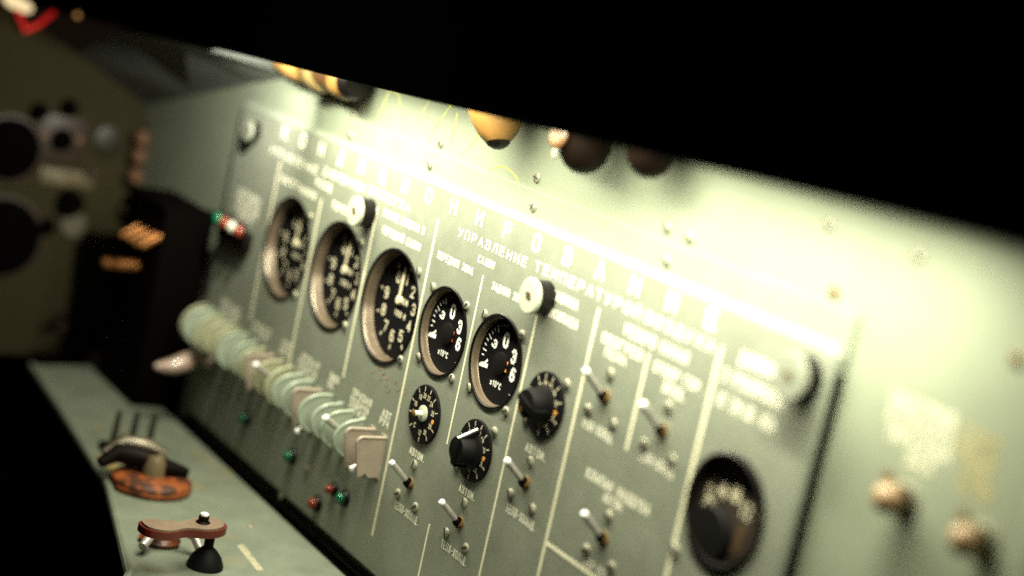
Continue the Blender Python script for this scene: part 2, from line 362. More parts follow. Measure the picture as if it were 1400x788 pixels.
# ------------------------------------------------------------------ control panel
cp = thing("control_panel", "grey-green air conditioning control panel with rounded rim, cream divider lines and engraved Cyrillic headings", "control panel")
big = [(-425.5, -58), (-334.8, -57.5), (-245.3, -57)]; small = [(-167.6, -53.8), (-97.9, -53.6)]
holes = [circ(40.6, 64, x, z) for x, z in big] + [circ(30.1, 56, x, z) for x, z in small] + [circ(30.0, 56, 140.1, -61.8)]
plate("face_plate", rrect(-561, 186, -236, 36.5, 4, 8), holes, 0, 8, 0.3, PANEL, cp, 1)
rb = MB(); loops = [(rrect(-561, 186, -236, 36.5, 4, 8), 0), (rrect(-563.2, 188.2, -237.4, 38.7, 6.2, 8), .9), (rrect(-564.6, 189.6, -238, 40.1, 7.6, 8), 2.6), (rrect(-565, 190, -238.2, 40.5, 8, 8), 4.6), (rrect(-565, 190, -238.2, 40.5, 8, 8), 8)]
n = len(loops[0][0])
for (A, ya), (B, yb) in zip(loops, loops[1:]):
    rb.add([(x, ya, z) for x, z in A] + [(x, yb, z) for x, z in B], [(i, (i + 1) % n, (i + 1) % n + n, i + n) for i in range(n)])
rb.build("rounded_rim", RIMP, cp, sharp=60)
MB().box((188.9, 5.2, -104), (4.6, 5.4, 262)).build("edge_shadow_strip", RUBBER, cp)  # black strip added along the right edge in place of its shadow
L = lambda s, cx, cz, w, h, m=WHITE, bold=.02, **k: text(s, cx, cz, w, h, -0.16, m, cp, bold, **k)
for i, ch in enumerate("КОНДИЦИОНИРОВАНИЕ"):
    L(ch, -468.4 + 35.21 * i, 28.1, 8.4, 11.0, wt=2.3)
def word(s, x0, x1, z, h, wr=.55):
    # one mesh per word with wide letter spacing
    pitch = (x1 - x0) / (len(s) - 1); vs = []; fs = []; k = 0
    for i, ch in enumerate(s): k = strokes(vs, fs, ch, x0 + pitch * i - pitch * wr / 2, z - h / 2, pitch * wr, h * 1.06, 1.3, -.16, k)
    me = bpy.data.meshes.new("lettering"); me.from_pydata([(a * MM, b * MM, c * MM) for a, b, c in vs], [], fs); me.materials.append(WHITE)
    return link(bpy.data.objects.new("lettering", me), cp)
word("УПРАВЛЕНИЕ", -487, -401, 10.5, 5.2); word("ДАВЛЕНИЕМ", -384, -318, 13.0, 5.2); word("ВОЗДУХА", -305, -247, 14.4, 5.2)
word("УПРАВЛЕНИЕ", -171, -90, 13.6, 5.0); word("ТЕМПЕРАТУРОЙ", -74, 32, 14.4, 5.2); word("ВОЗДУХА", 43, 99, 14.4, 5.2)
# section headings
for s, x0, x1, z, h in (
    ("ВЫСОТА", -459, -420, -7.5, 5), ("КАБИНЫ", -419, -392, -8.5, 5), ("РАСХОД", -396, -368, 2.5, 5),
    ("ПЕРЕПАД", -361, -322, -8.2, 5), ("РАСХОД ВОЗДУХА В", -280, -218, 3.8, 4.6), ("ПЕРЕДНИЙ САЛОН", -276, -219, -8.2, 4.6),
    ("ПЕРЕДНЯЯ ЗОНА", -194, -146, -6.8, 4.3), ("САЛОН", -143, -122.5, 3.0, 4.3), ("ЗАДНЯЯ ЗОНА", -120, -79.5, -9.2, 4.3),
    ("КАБИНА", -53, -24.5, 2.9, 5), ("ЭКИПАЖА", -52, -20.5, -8.0, 5),
    ("РЕЗЕРВ КАНАЛ", 24.6, 83.6, 2.6, 5.4), ("ОБОГРЕВ", 5.4, 45, -7.4, 5), ("ПОЛА", 11, 32, -14.6, 4.6), ("ОТБОР ГОР.", 57.5, 101, -9.0, 5), ("ВОЗД.", 69, 89, -17, 5),
    ("ДАВЛЕНИЕ", 124, 156, 16, 6), ("В ТРУБОПРОВОДЕ", 114.5, 163, 3.6, 6), ("КГ/СМ КВ. ИЗБ.", 115, 163, -9.5, 6),
    ("АВТОМ.", -177, -156, -139.9, 4.4), ("АВТОМ.", -107.4, -87, -141.2, 4.4), ("АВТОМ.", -45, -22, -91.6, 4.6),
    ("ТЕПЛ-ХОЛОД.", -182, -147, -181.0, 4.7), ("ТЕПЛ-ХОЛОД.", -114, -80.6, -182.4, 4.7), ("ТЕПЛ-ХОЛОД.", -51, -17, -133.4, 4.7),
    ("ТЕПЛ-ХОЛОД.", 5, 37, -59.0, 4.8), ("ТЕПЛ-ХОЛОД.", 62, 95.5, -58.6, 4.8),
    ("КЛАПАН НАДДУВА", 20, 82, -84.8, 5.2), ("АВТОМ.", 40, 60, -92.0, 4.6), ("ЗАКР-ОТКР.", 34, 64, -132.5, 4.8)):
    L(s, (x0 + x1) / 2, z, x1 - x0, h * 1.2, bold=.03)
# small blocks of lettering over the switches
gl = [(-217, ("АВТ", "РУЧ"), 13), (-256, ("ПРАВАЯ", "ПОДАЧА", "ОТКР"), 30), (-303, ("ВЫКЛ", "ОБЩ"), 15), (-347, ("ЛЕВАЯ", "ПОДАЧА", "ОТКР"), 34),
      (-391, ("СБР", "ВКЛ"), 18), (-441, ("НАДДУВ", "ОТБОР"), 34), (-508, ("СБРОС ДАВЛ.", "АВАРИЙНЫЙ", "ЗАКР"), 42)]
for x, rows, w in gl:
    for i, r in enumerate(rows):
        L(r, x - i * 1.5, -128.5 - 6.2 * i, w * (.75 + .25 * (len(r) / max(len(q) for q in rows))), 5.6, wt=1.25)
for i, r in enumerate(("ЗАПРАВКА", "КИСЛОРОД", "ДАВЛЕНИЕ", "НОРМА")):
    L(r, -514, -34 - 6.6 * i, 48 if i < 3 else 30, 5.8, wt=1.3)
# divider lines: painted bars
def line(x0, z0, x1, z1, w=2.2, m=CREAM):
    b = MB()
    if abs(x1 - x0) < abs(z1 - z0): b.box(((x0 + x1) / 2, -.1, (z0 + z1) / 2), (w, .16, abs(z1 - z0)))
    else: b.box(((x0 + x1) / 2, -.1, (z0 + z1) / 2), (abs(x1 - x0), .16, w))
    b.build("divider_line", m, cp, smooth=False)
line(-467, 6, -467, -128, 2.0); line(-381.5, -8, -381.5, -142, 2.2); line(-290.5, 5, -290.5, -124, 2.2)
line(-203, 16, -203, -213, 2.0); line(-133, -6, -133, -121, 1.5); line(-133, -177, -133, -236, 1.6); line(-63.8, -14, -63.8, -236, 1.9)
line(-3.8, 7, -3.8, -236, 2.2); line(50.2, -4, 50.2, -61, 2.2); line(107.8, 17, 107.8, -236, 2.6); line(-2.6, -137.7, 106.4, -137.7, 2.2)
# faint lines further down the left half, and rust-coloured scratches
scm = mat("rusty_scratch", (0.24, 0.13, 0.06), 0.8)
for k in range(16):
    b = MB(); x, z = random.gauss(-226, 13), random.gauss(-106, 6); a = random.uniform(-.6, .3)
    b.tube([(x, .05, z), (x + 3.4 * math.cos(a), .02, z + 3.4 * math.sin(a)), (x + 6 * math.cos(a + .4), .05, z + 6 * math.sin(a + .4))], [.12, .3, .1], 5)
    b.build("scratch", scm, cp)

# ------------------------------------------------------------------ captive fasteners with cream caps
def fastener(x, z, label, r=11, h=13, grp="round headed fasteners on the control panel", capm=None):
    t = thing("panel_fastener", label, "fastener", (x, 0, z), grp)
    MB().lathe([(r * .95, 0), (r * .95, h - 2.4)], n=36, cap0=True).build("body", BLKPL, t)
    c = MB(); c.lathe([(r, h - 2.4), (r, h - .5), (r - .6, h), (1.0, h + .15)], n=36); c.build("cap", capm or CAPW, t)
    s = MB(); s.box((0, -h - .2, 0), (r * .62, .5, 1.5), 0, Matrix.Rotation(.5, 3, 'Y')); s.lathe([(2.6, h + .05), (2.6, h + .3)], n=16, mi=1)
    s.build("slot", [SLOT, BRASS], t); return t
# positions where the body stands on the face (caps stand proud by 13 mm)
fastener(-58.5, -1, "cream capped fastener in sharp focus above the third rotary knob")
fastener(-300.5, -1.5, "cream capped fastener with brassy centre between the second and third large dials")
t = fastener(-524, 19, "small dark fastener in the upper left corner of the control panel", 9, 9, capm=PANEL)
fastener(174, 20, "blurred grey-green capped fastener in the upper right corner of the control panel", 12, 12, capm=PANEL)

# ------------------------------------------------------------------ round instruments
def dial_tick(b, r0, r1, ang, w, y, mi=0):
    a = math.radians(90 - ang); c, s = math.cos(a), math.sin(a); px, pz = -s * w / 2, c * w / 2
    b.add([(r0 * c + px, y, r0 * s + pz), (r1 * c + px, y, r1 * s + pz), (r1 * c - px, y, r1 * s - pz), (r0 * c - px, y, r0 * s - pz)], [(0, 1, 2, 3)], mi)
def T(s, r, ang, w, h, m, par, y, rot=0, bold=.03): 
    a = math.radians(90 - ang); return text(s, r * math.cos(a), r * math.sin(a), w, h, y, m, par, bold, rot=rot)

def big_gauge(i, label, needle_ang):
    x, z = big[i]; t = thing("round_gauge", label, "gauge", (x, 0, z), "three large round gauges with deep bezels")
    b = MB(); b.lathe([(41.4, -.4), (41.4, .7), (40.8, 1.1), (39.6, 1.0), (39.2, .4), (39.0, -3)], n=56, cap0=False, cap1=False); b.build("outer_ring", BLKPL, t)
    b = MB(); b.lathe([(39.1, -.4), (38.6, -1.4), (38.2, -3.6), (37.0, -8.0)], n=64, cap0=False, cap1=False); b.build("bezel", BEZEL, t)
    b = MB(); b.lathe([(38.2, -12), (38.2, -7.9), (0.1, -7.9)], n=48, cap1=True, cap0=False); d = b.build("dial", BLACK, t)
    tb = MB()
    for k in range(10):
        ang = -22 + 34 * k; T("0123456789"[k], 21.5, ang, 3.6 if k == 1 else 5.2, 8.2, DIALC, d, 7.7, bold=.01)
        dial_tick(tb, 28, 31.5, ang, 1.5, 7.8)
    tk = tb.build("tick_marks", DIALC, d, smooth=False)
    text("КМ", 7.5, 5.4, 8, 4.4, 7.75, DIALC, d, .05); text("1000 М", 4, -4.5, 16, 4.2, 7.75, DIALC, d, .05)
    n = MB(); n.lathe([(3.4, -7.9), (3.4, -6.2), (2.6, -5.6)], (0, 0, 5), n=20)
    a = math.radians(90 - needle_ang); c, s = math.cos(a), math.sin(a)
    pts = [(-3, -1), (-3, 1), (8, 1.7), (20, 1.4), (24.5, .3), (24.5, -.3), (20, -1.4), (8, -1.7)]
    n.prism([(p * c - q * s, 5 + p * s + q * c) for p, q in pts], XZ, 6.4, 6.9)
    n.build("needle", DIALC, t)
    for dx, dz in ((31.5, 33), (31.5, -30), (-33.5, 31), (-31, -32)):
        if (dx > 0): pan_screw(dx, 0, dz, 2.9, t, random.uniform(0, 3))
    return t
big_gauge(0, "leftmost large round gauge, most blurred, with dark dial in a worn bezel", 6)
big_gauge(1, "middle large round gauge with pale upright needle, between two divider lines", 5)
big_gauge(2, "third large round gauge with crisp white figures, below a two line heading", 2)

def temp_gauge(i, label, redlab):
    x, z = small[i]; t = thing("temperature_gauge", label, "gauge", (x, 0, z), "two temperature gauges with white 0 3 6 figures")
    b = MB(); b.lathe([(30.8, -.4), (30.8, .7), (30.3, 1.1), (29.2, 1.1), (28.6, .5), (28.5, -3)], n=56, cap0=False, cap1=False); b.build("outer_ring", BLKPL, t)
    b = MB(); b.lathe([(28.6, .2), (28.4, -.6), (28.2, -2.0), (27.8, -2.3), (27.7, -4.2), (27.4, -4.8)], n=64, cap0=False, cap1=False); b.build("bezel", BEZEL, t)
    b = MB(); b.lathe([(28, -9), (28, -4.7), (.1, -4.7)], n=48, cap1=True, cap0=False); d = b.build("dial", BLACK, t)
    y = 4.55
    text("0", .2, 14.4, 5.4, 9.6, y, DIALW, d, .03); text("3", 12.4, 7.2, 5.0, 9.0, y, DIALW, d, .04); text("6", 15.4, -3.8, 5.0, 8.6, y, DIALW, d, .04, rot=-.12)
    text("3", -11.6, 8.8, 4.6, 5.4, y, DIALW, d, .05, rot=-.2)
    text("х10°С", -1.2, -15, 13, 4.0, y, DIALW, d, .01)
    tb = MB()
    dial_tick(tb, 14.6, 17.4, -63, 1.5, y)                       # the minus of the -3
    for k, ang in enumerate((-31, -40, -49, -58, -67, -76, -85, -94)):
        dial_tick(tb, 19.6 if k % 3 == 0 else 21.4, 24.2, ang, 1.05, y)
    for ang in (-22, -13, -4): dial_tick(tb, 22.8, 23.8, ang, .5, y)
    for ang in (30, 60, 90, 115, 135): dial_tick(tb, 22.6, 24.2, ang, .35, y)
    # broad split white mark at nine o'clock
    tb.add([(-25, y, -9.6), (-14.6, y, -8.6), (-14.4, y, -5.6), (-24.6, y, -7.4)], [(0, 1, 2, 3)])
    tb.add([(-24.4, y, -6.9), (-18.2, y, -6.6), (-15.2, y, -4.0), (-16.2, y, -2.6), (-19, y, -5.4)], [(0, 1, 2, 3, 4)])
    tb.build("tick_marks", DIALW, d, smooth=False)
    rd = MB(); rd.lathe([(1.7, -4.6), (1.4, -4.3)], (6.2, 0, .8), n=14); rd.tube([(6.4, 4.3, -1), (7.2, 4.3, -4.6)], .6, 6)
    rd.build("red_mark", redlab, d)
    n = MB(); n.lathe([(7.4, -4.6), (7.4, -3.2), (6.4, -2.8)], (0, 0, -1), n=28); n.build("hub", RUBBER, t)
    for k, (dx, dz) in enumerate(((-23.4, 24.9), (23.2, 24.4), (-22.6, -24.4), (24, -25))):
        pan_screw(dx, 0, dz, 3.0, t, (0.9, 2.4, .3, 1.9)[k] + i * .7)
    return t
temp_gauge(0, "left temperature gauge under the front zone heading, red mark on its dial", mat("red_dial_mark", (0.30, 0.02, 0.01), 0.5))
temp_gauge(1, "right temperature gauge, slightly nearer, with an orange mark on its dial", mat("orange_dial_mark", (0.75, 0.30, 0.05), 0.5))

# pressure gauge at the right end
t = thing("pressure_gauge", "blurred round gauge with dark cover over its lower part, rightmost on the panel", "gauge", (140.1, 0, -61.8))
b = MB(); b.lathe([(30.6, -.3), (30.6, 1.2), (29, 2.4), (27.8, 1.6), (26.6, -4)], n=56, cap0=False, cap1=False); b.build("outer_ring", BLKPL, t)
b = MB(); b.lathe([(27.5, -12), (27.5, -3.8), (.1, -3.8)], n=48, cap0=False); d = b.build("dial", mat("brown_black_dial", (0.035, 0.028, 0.022), .4), t)
for s, dx, dz, w, h in (("0", -17, -3.5, 9, 10), ("4", -9.4, 7.5, 8, 10), ("8", 1.2, 9.5, 8, 10), ("12", 11, 4, 10, 10), ("О", -18.5, 4, 6, 7)): text(s, dx, dz, w * .8, h * .85, 3.6, DIALC, d, .03)
tb = MB()
for k in range(13): dial_tick(tb, 20.5, 22.5, -100 + k * 15, .8, 3.7)
tb.build("tick_marks", DIALC, d, smooth=False)
c = MB(); c.lathe([(15.5, -7), (15.5, 0), (14.4, 1.2), (.1, 1.8)], (-9, 0, -16.5), n=36); c.build("lower_cover", RUBBER, t)
c = MB(); c.prism([(8, -22), (13, -18), (15, -6), (11, -3), (8, -8)], XZ, 3.2, 3.7); c.build("colour_sector", mat("brown_sector", (.07, .042, .02), .5), t)
pan_screw(-30, 0, -34, 3.2, t, .8); pan_screw(30, 0, -34, 3.2, t, .2)

# ------------------------------------------------------------------ rotary selectors
def selector(x, z, label, kind, ang=-8):
    t = thing("rotary_selector", label, "knob", (x, 0, z), "three rotary temperature selectors")
    b = MB(); b.lathe([(20.2, 0), (20.2, 1.3), (19.7, 1.7), (.1, 1.7)], n=56); d = b.build("scale_disc", BLACK, t)
    y = -1.82; tb = MB()
    for a_ in (-38, -12, 14, 40, 70, 112, 142, 176, -132, -100, -72): dial_tick(tb, 15.6, 18.9, a_, .75, y)
    tb.build("tick_marks", DIALC, d, smooth=False)
    for s, a_ in (("18", -38), ("20", -12), ("22", 14), ("24", 40), ("26", 70), ("28", 112), ("30", 146), ("12", 178), ("С", -142), ("14", -100), ("16", -72)):
        T(s, 12.6, a_, 3.6 if len(s) > 1 else 2.2, 3.5, DIALC, d, y, bold=.02)
    o = MB(); o.lathe([(1.6, 1.7), (1.6, 1.9)], (13.6, 0, -1), n=12); o.build("orange_dot", mat("orange_dot_paint", (.8, .35, .08), .5) if "orange_dot_paint" not in bpy.data.materials else bpy.data.materials["orange_dot_paint"], d)
    if kind == 'shaft':
        s = MB(); s.lathe([(5.6, 1.7), (5.6, 2.6), (4.8, 3.0), (2.0, 3.1)], (0, 0, .6), n=28); s.build("flange", CAPW, t)
        s = MB(); s.lathe([(1.75, 2.8), (1.7, 9.0)], (0, 0, .6), n=18); s.lathe([(1.9, 8.8), (1.9, 9.6), (1.2, 10)], (0, 0, .6), n=18, mi=1); s.build("shaft", [CREAM, BRASS], t)
    else:
        k = MB()
        k.lathe([(12.2, 1.9), (12.2, 3.4), (11.0, 4.2), (9.6, 5.0), (9.2, 13.6), (8.4, 14.7), (.1, 15.0)], n=44)
        R = Matrix.Rotation(math.radians(ang), 3, 'Y')
        # pointer fin: a wedge that slopes from the nose of the knob down to the scale
        poly = [(-11, -2.2), (-11, -14), (-4, -16.4), (5, -16.4), (8.5, -15.6), (15.2, -3.0), (15.2, -2.2)]   # (z, y)
        n = len(poly); vs = [R @ Vector((sx, yy, zz)) for sx in (-2.3, 2.3) for zz, yy in poly]
        k.add(vs, [tuple(range(n)), tuple(reversed(range(n, 2 * n)))] + [(i, i + n, (i + 1) % n + n, (i + 1) % n) for i in range(n)])
        kn = k.build("knob", RUBBER, t)
        w = MB(); q = [R @ Vector(p) for p in ((-.8, -16.0, 8.6), (.8, -16.0, 8.6), (.8, -3.2, 15.5), (-.8, -3.2, 15.5))]
        q2 = [p + R @ Vector((0, .6, -.6)) for p in q]
        w.add(q + q2, [(0, 1, 2, 3), (7, 6, 5, 4), (0, 4, 5, 1), (1, 5, 6, 2), (2, 6, 7, 3), (3, 7, 4, 0)])
        w.build("white_line", DIALW if kind == 'line' else BLKPL, kn, smooth=False)
        g = MB(); g.lathe([(2.0, 14.6), (2.0, 15.8), (1.2, 16.0)], (-2, 0, -4), n=12); g.build("grub_screw", BRASS, kn)
    return t
selector(-167.1, -111.7, "rotary selector with its knob missing, bare cream shaft on a black scale disc", 'shaft')
for a_, b_, an in ((17, 18, .1), (-16, -16.2, .9)): pan_screw(-167.1 + a_, 0, -111.7 + b_, 3.1, bpy.data.objects["rotary_selector"], an)
s2 = selector(-98.5, -113.2, "black rotary knob in focus with a white pointer line set near 22", 'line', 8)
pan_screw(17, 0, 18.5, 3.1, s2, .1); pan_screw(-17.5, 0, -16, 3.1, s2, 1.2)
s3 = selector(-34.5, -61.5, "black rotary knob, blurred, beside the right temperature gauge", 'plain', -70)
pan_screw(-17, 0, -15, 3.1, s3, .7); pan_screw(17, 0, 18, 3.1, s3, .3)

# ------------------------------------------------------------------ toggle switches
def toggle(x, z, label, grp, tip, root=(0, -1.5, 0), r=2.1, tipm=None, screws=True, collar=True):
    t = thing("toggle_switch", label, "switch", (x, 0, z), grp)
    b = MB()
    if collar:
        b.lathe([(4.3, 0), (4.3, .6), (4.0, .9)], n=28); b.lathe([(3.5, .8), (3.3, 2.6), (2.8, 3.0), (2.4, 2.2)], n=24, cap1=True)
        b.build("bushing", BRASS, t)
    b = MB(); b.lathe([(3.3, -1.5), (3.3, 2), (2.2, 4)], root, (Vector(tip) - Vector(root)), n=20); b.build("collar", DKBRN, t)
    ax = Vector(tip) - Vector(root); ln = ax.length; b = MB()
    b.lathe([(r * .85, 1), (r * 1.0, ln * .6), (r * 1.0, ln - 1.0)], root, ax, n=20, mi=0)
    lv = b.build("lever", STEEL, t)
    b = MB(); b.lathe([(r * .98, ln - 1.2), (r * 1.06, ln - .6), (r * 1.06, ln + .4), (r * .8, ln + 1.2), (r * .2, ln + 1.5)], root, ax, n=20); b.build("tip", tipm or WTIP, lv)
    if screws:
        for i, (dx, dz) in enumerate(((0, 13.6), (-13.2, -12), (12.6, -12))): pan_screw(dx, 0, dz, 3.3, t, random.uniform(0, 3))
    return t
G6 = "six bat handled toggle switches with three screws each"
tip = (-9.5, -17.5, 12.5)
tip = (-1.8, -16.5, 13.7)
TOG = [(-167, -161, "toggle switch just right of the plastic guards, below the bare shaft selector"),
       (-97.5, -162, "toggle switch in focus under the knob with the white pointer line"),
       (-36.5, -112.2, "toggle switch right of the long divider line, below the blurred black knob"),
       (21, -38.8, "toggle switch with blurred bright tip in the upper middle of the right half"),
       (77.5, -40.2, "most blurred toggle switch beside the short divider line"),
       (49, -114, "toggle switch above the horizontal divider line near the lower edge")]
for x, z, lb in TOG: toggle(x, z, lb, G6, (tip[0] + random.uniform(-.8, .8), tip[1], tip[2] + random.uniform(-.7, .7)))
for (x, y_, z, lb, up) in ((-384, -27, -144, "white tipped toggle between the far blurred guards", 1), (-309, -19, -173, "white tipped toggle hanging down below a pinkish guard", 0),
                    (-255, -27, -144.5, "white tipped toggle standing up between pale green guards", 1), (-219, -18, -170, "white tipped toggle pointing down beneath the nearest guard", 0)):
    toggle(x - .5, -161, lb, "guarded toggle switches", (.5, y_, z + 161), r=2.5, screws=False)

# ------------------------------------------------------------------ switch guards
def guard(x, z, kind, label, tilt, grow=1.0):
    t = thing("switch_guard", label, "switch guard", (x, 0, z), "row of upright plastic guards between the switches", (tilt, 0, 0))
    m = {'p': GPNK, 'g': GGRN, 'y': GYEL}[kind]
    if kind == 'p':
        prof = [(0, 0), (-19, 0)] + [(-19 - 4 * math.sin(a), -4 + 4 * math.cos(a)) for a in [i * PI / 12 for i in range(1, 7)]] + [(-17.5, -28.5), (-14.5, -28.8), (-12, -26.5), (-9, -29.5), (-1, -29.5)]
        band = 9
    else:
        prof = [(0, 2)] + [((-2 - 22 * math.sin(a)) * grow, -14 + 17 * math.cos(a) * grow) for a in [i * PI / 16 for i in range(1, 15)]] + [(-1, -30)]
        band = 15
    b = MB(); b.prism(prof, YZ, -.9, .9); b.build("plate", m, t)
    # raised lip round the outer edge
    top = [Vector((p, q)) for p, q in prof[:band]]
    l = MB(); l.tube([(.3, p.x + .6, p.y - .5) for p in top], 1.35, 8); l.build("lip", m, t, sharp=80)
    f = MB(); f.prism([(1.5, 1), (1.5, -31), (-1.2, -31), (-1.2, 1)], YZ, -6.5, 1.2); f.build("foot", m, t)
    return t
kinds = "ppggggpggyypyggyyygy"
names = {'p': "pinkish grey", 'g': "pale green", 'y': "yellowed green"}
where = ["nearest of the row, right beside the long divider line", "second of the row, tucked behind the nearest one", "third of the row, first rounded one behind the pink pair", "fourth of the row, next to a white toggle tip",
         "fifth of the row, above the nearest green lamp", "sixth of the row, just before the third pinkish one", "seventh of the row, squarish between rounded green ones", "eighth of the row, broad and rounded", "ninth of the row", "tenth of the row",
         "eleventh of the row", "twelfth of the row, squarish, near the far white toggle tip", "thirteenth of the row", "fourteenth of the row", "fifteenth of the row", "sixteenth of the row, strongly blurred",
         "seventeenth of the row, strongly blurred", "third from the far left end of the row", "second from the far left end of the row", "last of the row at the far left"]
for i, (k, w) in enumerate(zip(kinds, where)):
    guard(-211 - 18.2 * i, -143, k, "%s plastic switch guard, %s" % (names[k], w), random.uniform(-.16, .10) if k != 'p' else random.uniform(-.02, .02), random.uniform(.84, 1.06)).rotation_euler.z = random.uniform(-.14, .14) if k != 'p' else 0

# ------------------------------------------------------------------ indicator lamps
def lamp(x, z, m, label, r=4.2, grp="jewel lamps below the switch guards"):
    t = thing("indicator_lamp", label, "indicator lamp", (x, 0, z), grp)
    MB().lathe([(r * 1.5, 0), (r * 1.5, 1.5), (r * 1.25, 3.4), (r * 1.05, 3.6)], n=28).build("bezel", BLKPL, t)
    MB().lathe([(r, 3.4), (r * .96, 5.4), (r * .75, 7.4), (r * .4, 8.5), (.05, 8.8)], n=24).build("jewel", m, t)
    return t
lamp(-435, -204, GREENJ, "green jewel lamp at the far left below the blurred guards"); lamp(-343, -204, GREENJ, "green jewel lamp in the middle below the guards")
lamp(-250, -203, GREENJ, "brightest green jewel lamp, nearest, below the pink guards"); lamp(-289, -222, REDJ, "dark red jewel lamp low on the panel, between two green lamps")
lamp(-268, -203, REDJ, "small dark red jewel lamp left of the nearest green lamp", 3.4)
t = thing("lamp_holder", "black holder under the left lettering block", "lamp holder", (-522, 0, -68))
MB().bbox((0, -3, -2), (62, 8, 16), 2).build("housing", BLKPL, t)
for i, (m, lb) in enumerate(((GREENJ, "small green lamp, first in the black holder"), (REDJ, "small orange-red lamp, left one in the black holder"), (CLEARJ, "small milky lamp in the black holder"), (REDJ, "small orange-red lamp at the right end of the black holder"))):
    q = lamp(-546 + 16 * i, -62, m, lb, 5.2, "small lamps in the black holder"); q.location.y = -6 * MM

# ------------------------------------------------------------------ lamp heads and plugs hanging over the wall
t = thing("tubular_lamp", "tan tubular lamp lying along the wall top with pale ring and black tip", "lamp", (-566, -8, 87))
MB().lathe([(3, 66), (8, 72), (12, 86), (14.5, 116), (14.5, 158)], ax=(1, 0, 0), n=32).build("housing", TAN, t)
MB().lathe([(15.5, 150), (16.5, 153), (16.5, 166), (15, 169)], ax=(1, 0, 0), n=32).build("ring", PALE, t)
MB().lathe([(13, 168), (13, 198)], ax=(1, 0, 0), n=32).build("band", TAND, t)
MB().lathe([(14, 196), (15.5, 199), (15.5, 208), (14, 214)], ax=(1, 0, 0), n=32).build("end_ring", TAN, t)
MB().lathe([(14, 212), (14, 219), (11, 224), (3, 226)], ax=(1, 0, 0), n=32).build("tip", BLKPL, t)
t = thing("conical_lamp", "orange-brown conical lamp head in sharp focus with a black tip", "lamp", (-119, -18, 78))
ax = (-.42, 0, .9)
MB().lathe([(5.5, 2.5), (8.5, 5), (12.5, 10), (16.5, 18), (19.5, 28), (21.5, 44), (22, 70)], ax=ax, n=36).build("shade", TAN, t)
MB().lathe([(.5, -.5), (3.6, .2), (6.4, 2), (7.8, 3.9)], ax=ax, n=28).build("tip", BLKPL, t)
t = thing("round_lamp", "dark glossy round lamp with a tan reflection, right of the conical lamp", "lamp", (-25, -20, 98))
MB().lathe([(.2, -17.5), (5, -16.8), (9.5, -14), (13.6, -9), (15.4, -2), (15.6, 26)], ax=(0, 0, 1), n=36).build("dome", DKBRN, t)
MB().lathe([(3, -1), (7.5, .6), (8, 2.4), (6, 4)], (-3, -15.5, 2), (0, -1, 0.15), n=24).build("reflection_disc", TAND, t)  # tan disc modelled on the dome to stand for a reflection
MB().lathe([(1.5, 0), (3.2, .6), (2.6, 1.8)], (-8, -13, -9), (-.4, -1, -.2), n=16).build("rivet", SCREW, t)
MB().tube([(-36, 4, 26), (-36, 2, 4), (-33, 0, -4), (-24, -2, -5), (-21, -2, 6), (-21, -2, 26)], 3.2, 12).build("bracket", TAND, t)
t = thing("bulb_cap", "dark brown rounded lamp cap, rightmost under the hood edge", "lamp", (33, -17, 107))
MB().lathe([(.2, -17), (5, -16.2), (9.6, -13), (12.6, -8), (14, 0), (14.2, 26)], ax=(0, 0, 1), n=36).build("dome", DKBRN, t)

# ------------------------------------------------------------------ round push buttons and lettering at the right end of the wall
def button(x, z, label):
    t = thing("ball_button", label, "button", (x, 8, z), "two ball headed buttons on the right of the wall")
    MB().lathe([(8, 0), (8, 1.4), (5, 2.4), (4.2, 3)], n=28).build("base", SCREW, t)
    MB().lathe([(6.4, 2), (6.0, 5.6)], n=20).build("stem", DKBRN, t)
    MB().lathe([(3, 5), (5.4, 6.2), (7, 9), (7.4, 12), (6.6, 15), (4.6, 17.4), (2, 18.6), (.1, 18.8)], n=32).build("ball", mat("pale_brown_ball", (.30, .20, .11), .35) if "pale_brown_ball" not in bpy.data.materials else bpy.data.materials["pale_brown_ball"], t)
    b = MB(); b.lathe([(2.6, 0), (2.4, 2)], (-13, 0, 6), n=16); b.build("base_highlight", BRASS, t)  # small stub added to stand for the highlight on the base
button(247, -15, "ball headed button under the cream lettering on the wall, left of the pair")
button(295, -16, "ball headed button nearest the right edge of the picture")
WL = mat("pale_wall_lettering", (0.60, 0.60, 0.45), 0.6, var=.3, vscale=90); YL = mat("yellowed_wall_lettering", (0.42, 0.38, 0.19), 0.6, var=.4, vscale=90)
for s, x, z, w, m in (("ОБОГРЕВ", 243, 27, 40, WL), ("СТЕКОЛ", 244, 19, 40, WL), ("ПРАВЫЙ", 246, 11, 38, WL), ("ВКЛ", 249, 3, 16, WL),
                      ("СЛИВ", 279, 25, 22, YL), ("ВОДЫ", 279, 17.5, 22, YL), ("ЗАД", 281, 10, 16, YL), ("ОТКР", 284, 2.5, 20, YL)):
    text(s, x, z, w, 6.8, 7.85, m, wall, wt=1.6)

# ------------------------------------------------------------------ dark box with copper fins at the far left
t = thing("relay_box", "black box with copper fins between the side wall and the control panel", "box", (-637, 0, -155))
b = MB(); b.bbox((0, -18, 0), (104, 46, 180), 4); b.build("case", VOIDM, t)
b = MB(); b.prism([(-54, 70), (52, 86), (52, 92), (-54, 78)], XZ, -44, 6); b.build("lid", VOIDM, t)
for i, (dx, dz) in enumerate(((14, 57), (33, 58), (52, 58), (68, 60))):
    f = MB(); f.bbox((dx - 22, -46, dz), (5, 26, 5), 1.6, rot=Matrix.Rotation(math.radians(-34), 3, 'X').inverted()); f.build("fin", COPPER, t)
for dx, dz in ((2, 22), (36, 29)):
    f = MB(); f.lathe([(3, -2), (4.6, 0), (4.6, 16), (3, 19)], (dx - 22, -44, dz), (-.3, -1, -.1), n=20); f.build("fastener", COPPER, t)
